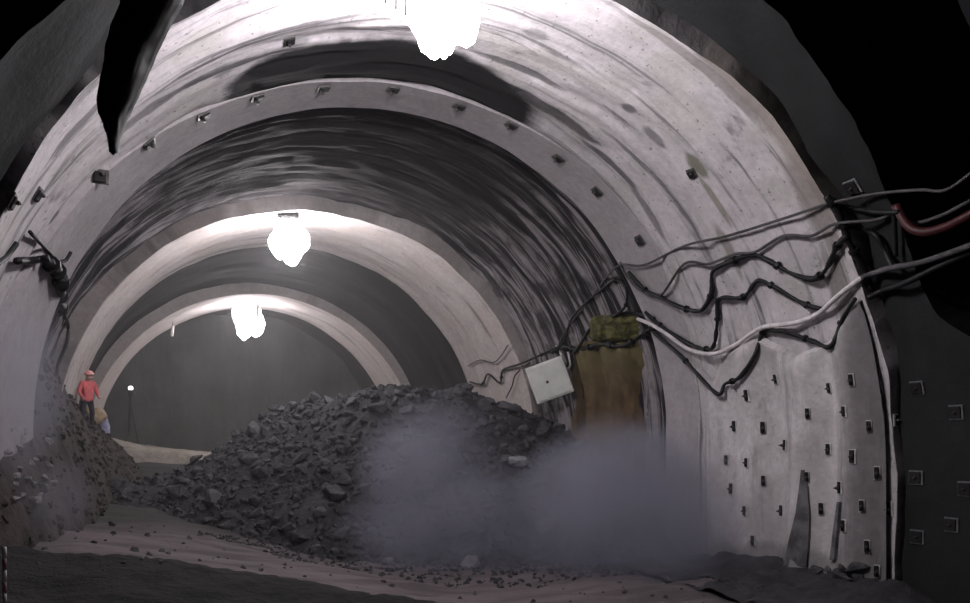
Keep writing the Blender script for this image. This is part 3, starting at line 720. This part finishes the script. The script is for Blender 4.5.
m_tan = simple('tan_sacking', (.50, .38, .25), .9, .2); m_blue = simple('pale_blue_sheet', (.42, .42, .62), .7, .25, 8); m_wht = simple('white_plastic', (.8, .8, .82), .5, .05)
def lump(name, px, py, D, sx, sy, sz, mat, label, cat, seed, cone=0.):
    c = at(px, py, D); c.z = drop(c.x, c.y)
    bm = bmesh.new(); bmesh.ops.create_icosphere(bm, subdivisions=4, radius=1)
    for v in bm.verts:
        d = v.co.copy(); k = 1-cone*(d.z+1)/2
        v.co = Vector((d.x*sx*k, d.y*sy*k, (d.z+.85)*sz))*(1+.18*nz(d.x*1.5+seed, d.y*1.5, d.z*1.5, 4))
    o = from_bm(name, bm, mat, None, True); o.location = c; return tag(o, label, cat)
lump('sack', 94, 428, 24.5, .34, .3, .28, m_tan, 'slumped tan sack on the mound beside the person in red', 'sack', 2)
o = lump('sheet_bundle', 105, 436, 25.2, .2, .2, .42, m_blue, 'upright pale blue bundle right of the tan sack', 'bundle', 5, .75)
bm = bmesh.new(); bmesh.ops.create_uvsphere(bm, u_segments=12, v_segments=8, radius=.1, matrix=Matrix.Translation((-.14, -.16, .06))); from_bm('bundle_knot', bm, m_wht, o, True)
# stand with light
c = at(129, 436, 31.5); c.z = drop(c.x, c.y)
t = empty('light_stand', c); hh = (437-390)/F*31.5-c.z
bm = bmesh.new(); cyl(bm, (0, 0, .3), (.06, 0, hh), .055, .05, 10); from_bm('pole', bm, m_black, t)
for a in (0, 2.1, 4.2):
    bm = bmesh.new(); cyl(bm, (.03, 0, hh*.8 if a == 0 else .55), (.35*math.cos(a), .35*math.sin(a), -.02), .022, n=8); from_bm('leg', bm, m_black, t)
bm = bmesh.new(); cyl(bm, (.06, 0, hh-.25), (.06, 0, hh-.0), .10, .09, 12); hd_ = from_bm('lamp_head', bm, m_black, t)
bm = bmesh.new(); bmesh.ops.create_uvsphere(bm, u_segments=14, v_segments=10, radius=.095, matrix=Matrix.Translation((.06, 0, hh+.07))); from_bm('glow_sphere', bm, emis('stand_bulb', (1, .97, .95), 3), hd_, True)
tag(t, 'thin dark stand with a small white light on top in front of the face', 'light stand')

# ---------------------------------------------------------------- smoke and dust
def smoke(name, lo, hi, blobs, col, dens, nscale, label, aniso=.1, nlo=.38, nhi=.66):
    bm = bmesh.new(); c = (Vector(lo)+Vector(hi))/2; box(bm, (0, 0, 0), Vector(hi)-Vector(lo))
    k = N(name); tc = k.n('ShaderNodeTexCoord').outputs['Object']; acc = None
    add = k.n('ShaderNodeVectorMath', operation='ADD'); k.l(tc, add.inputs[0]); add.inputs[1].default_value = c; pos = add.outputs[0]
    nf = k.noise(pos, nscale, 4, .55); wv = k.math('MULTIPLY', k.math('SUBTRACT', nf, .5), 1.3)
    for (bc, br, a) in blobs:
        sub = k.n('ShaderNodeVectorMath', operation='SUBTRACT'); k.l(pos, sub.inputs[0]); sub.inputs[1].default_value = bc
        div = k.n('ShaderNodeVectorMath', operation='DIVIDE'); k.l(sub.outputs[0], div.inputs[0]); div.inputs[1].default_value = br
        ln = k.n('ShaderNodeVectorMath', operation='LENGTH'); k.l(div.outputs[0], ln.inputs[0])
        f = k.ramp(k.math('ADD', ln.outputs['Value'], wv), .35, 1.05, a, 0)
        acc = f if acc is None else k.math('MAXIMUM', acc, f)
    d = k.math('MULTIPLY', acc, k.ramp(nf, nlo-.1, nhi, .35, 1))
    v = k.n('ShaderNodeVolumePrincipled'); v.inputs['Color'].default_value = (*col, 1); v.inputs['Anisotropy'].default_value = aniso
    k.l(k.math('MULTIPLY', d, dens), v.inputs['Density']); k.l(v.outputs[0], k.out.inputs['Volume'])
    o = from_bm(name, bm, k.m); o.location = c; return tag(o, label, 'smoke', kind='stuff')
smoke('smoke_cloud', (1.2, 8.7, -2.7), (10.7, 19.0, 2.0),
      [((8.4, 13.0, -1.7), (3.0, 3.0, 2.0), 1.), ((9.1, 13.9, -.9), (1.9, 2.4, 1.5), .9), ((5.4, 13.8, -1.7), (2.4, 1.9, 1.5), .8), ((4.75, 14.6, -.5), (1.25, 1.2, 1.1), .8), ((5.6, 15.2, .0), (1.4, 1.2, 1.0), .35)],
      (.62, .63, .76), 1.0, .85, 'blue grey smoke drifting low in front of the pile and right wall')
smoke('dust_haze', (-1.75, 9.5, -1.6), (.2, 14, 2.6), [((-1.3, 11.6, .6), (.55, 1.9, 1.5), 1.), ((-1.0, 12.3, -.8), (.6, 1.2, .8), .7)], (.55, .56, .66), .4, 1.1, 'pale blue dust haze hugging the left wall at the frame edge')
k = N('thin_dust'); v = k.n('ShaderNodeVolumePrincipled', _Density=.007, _Anisotropy=.35); v.inputs['Color'].default_value = (.85, .84, .86, 1); k.l(v.outputs[0], k.out.inputs['Volume'])
bm = bmesh.new(); box(bm, (0, 0, 0), (13.2, 26.0, 9.6)); o = from_bm('thin_dust', bm, k.m); o.location = (4.3, 24.9, 1.6)
tag(o, 'thin grey dust hanging in the far tunnel around the lamps', 'dust', kind='stuff')

# ---------------------------------------------------------------- world, camera, view
w = bpy.data.worlds.new('world'); S.world = w; w.use_nodes = True
w.node_tree.nodes['Background'].inputs[0].default_value = (.5, .5, .6, 1); w.node_tree.nodes['Background'].inputs[1].default_value = .02
cam = bpy.data.cameras.new('camera'); co = bpy.data.objects.new('camera', cam); COL.objects.link(co)
co.rotation_euler = (PI/2, 0, -YAW); cam.sensor_width = 36; cam.lens = F/970*36; cam.shift_y = (HY-301.5)/970; cam.clip_end = 200
S.camera = co
S.view_settings.view_transform = 'Standard'; S.view_settings.look = 'None'; S.view_settings.gamma = 1; S.view_settings.use_curve_mapping = False
S.view_settings.exposure = 0.
S.cycles.use_denoising = True; S.cycles.volume_step_rate = 1.; S.cycles.volume_bounces = 1; S.cycles.max_bounces = 6; S.cycles.sample_clamp_indirect = 8
S.cycles.volume_max_steps = 256
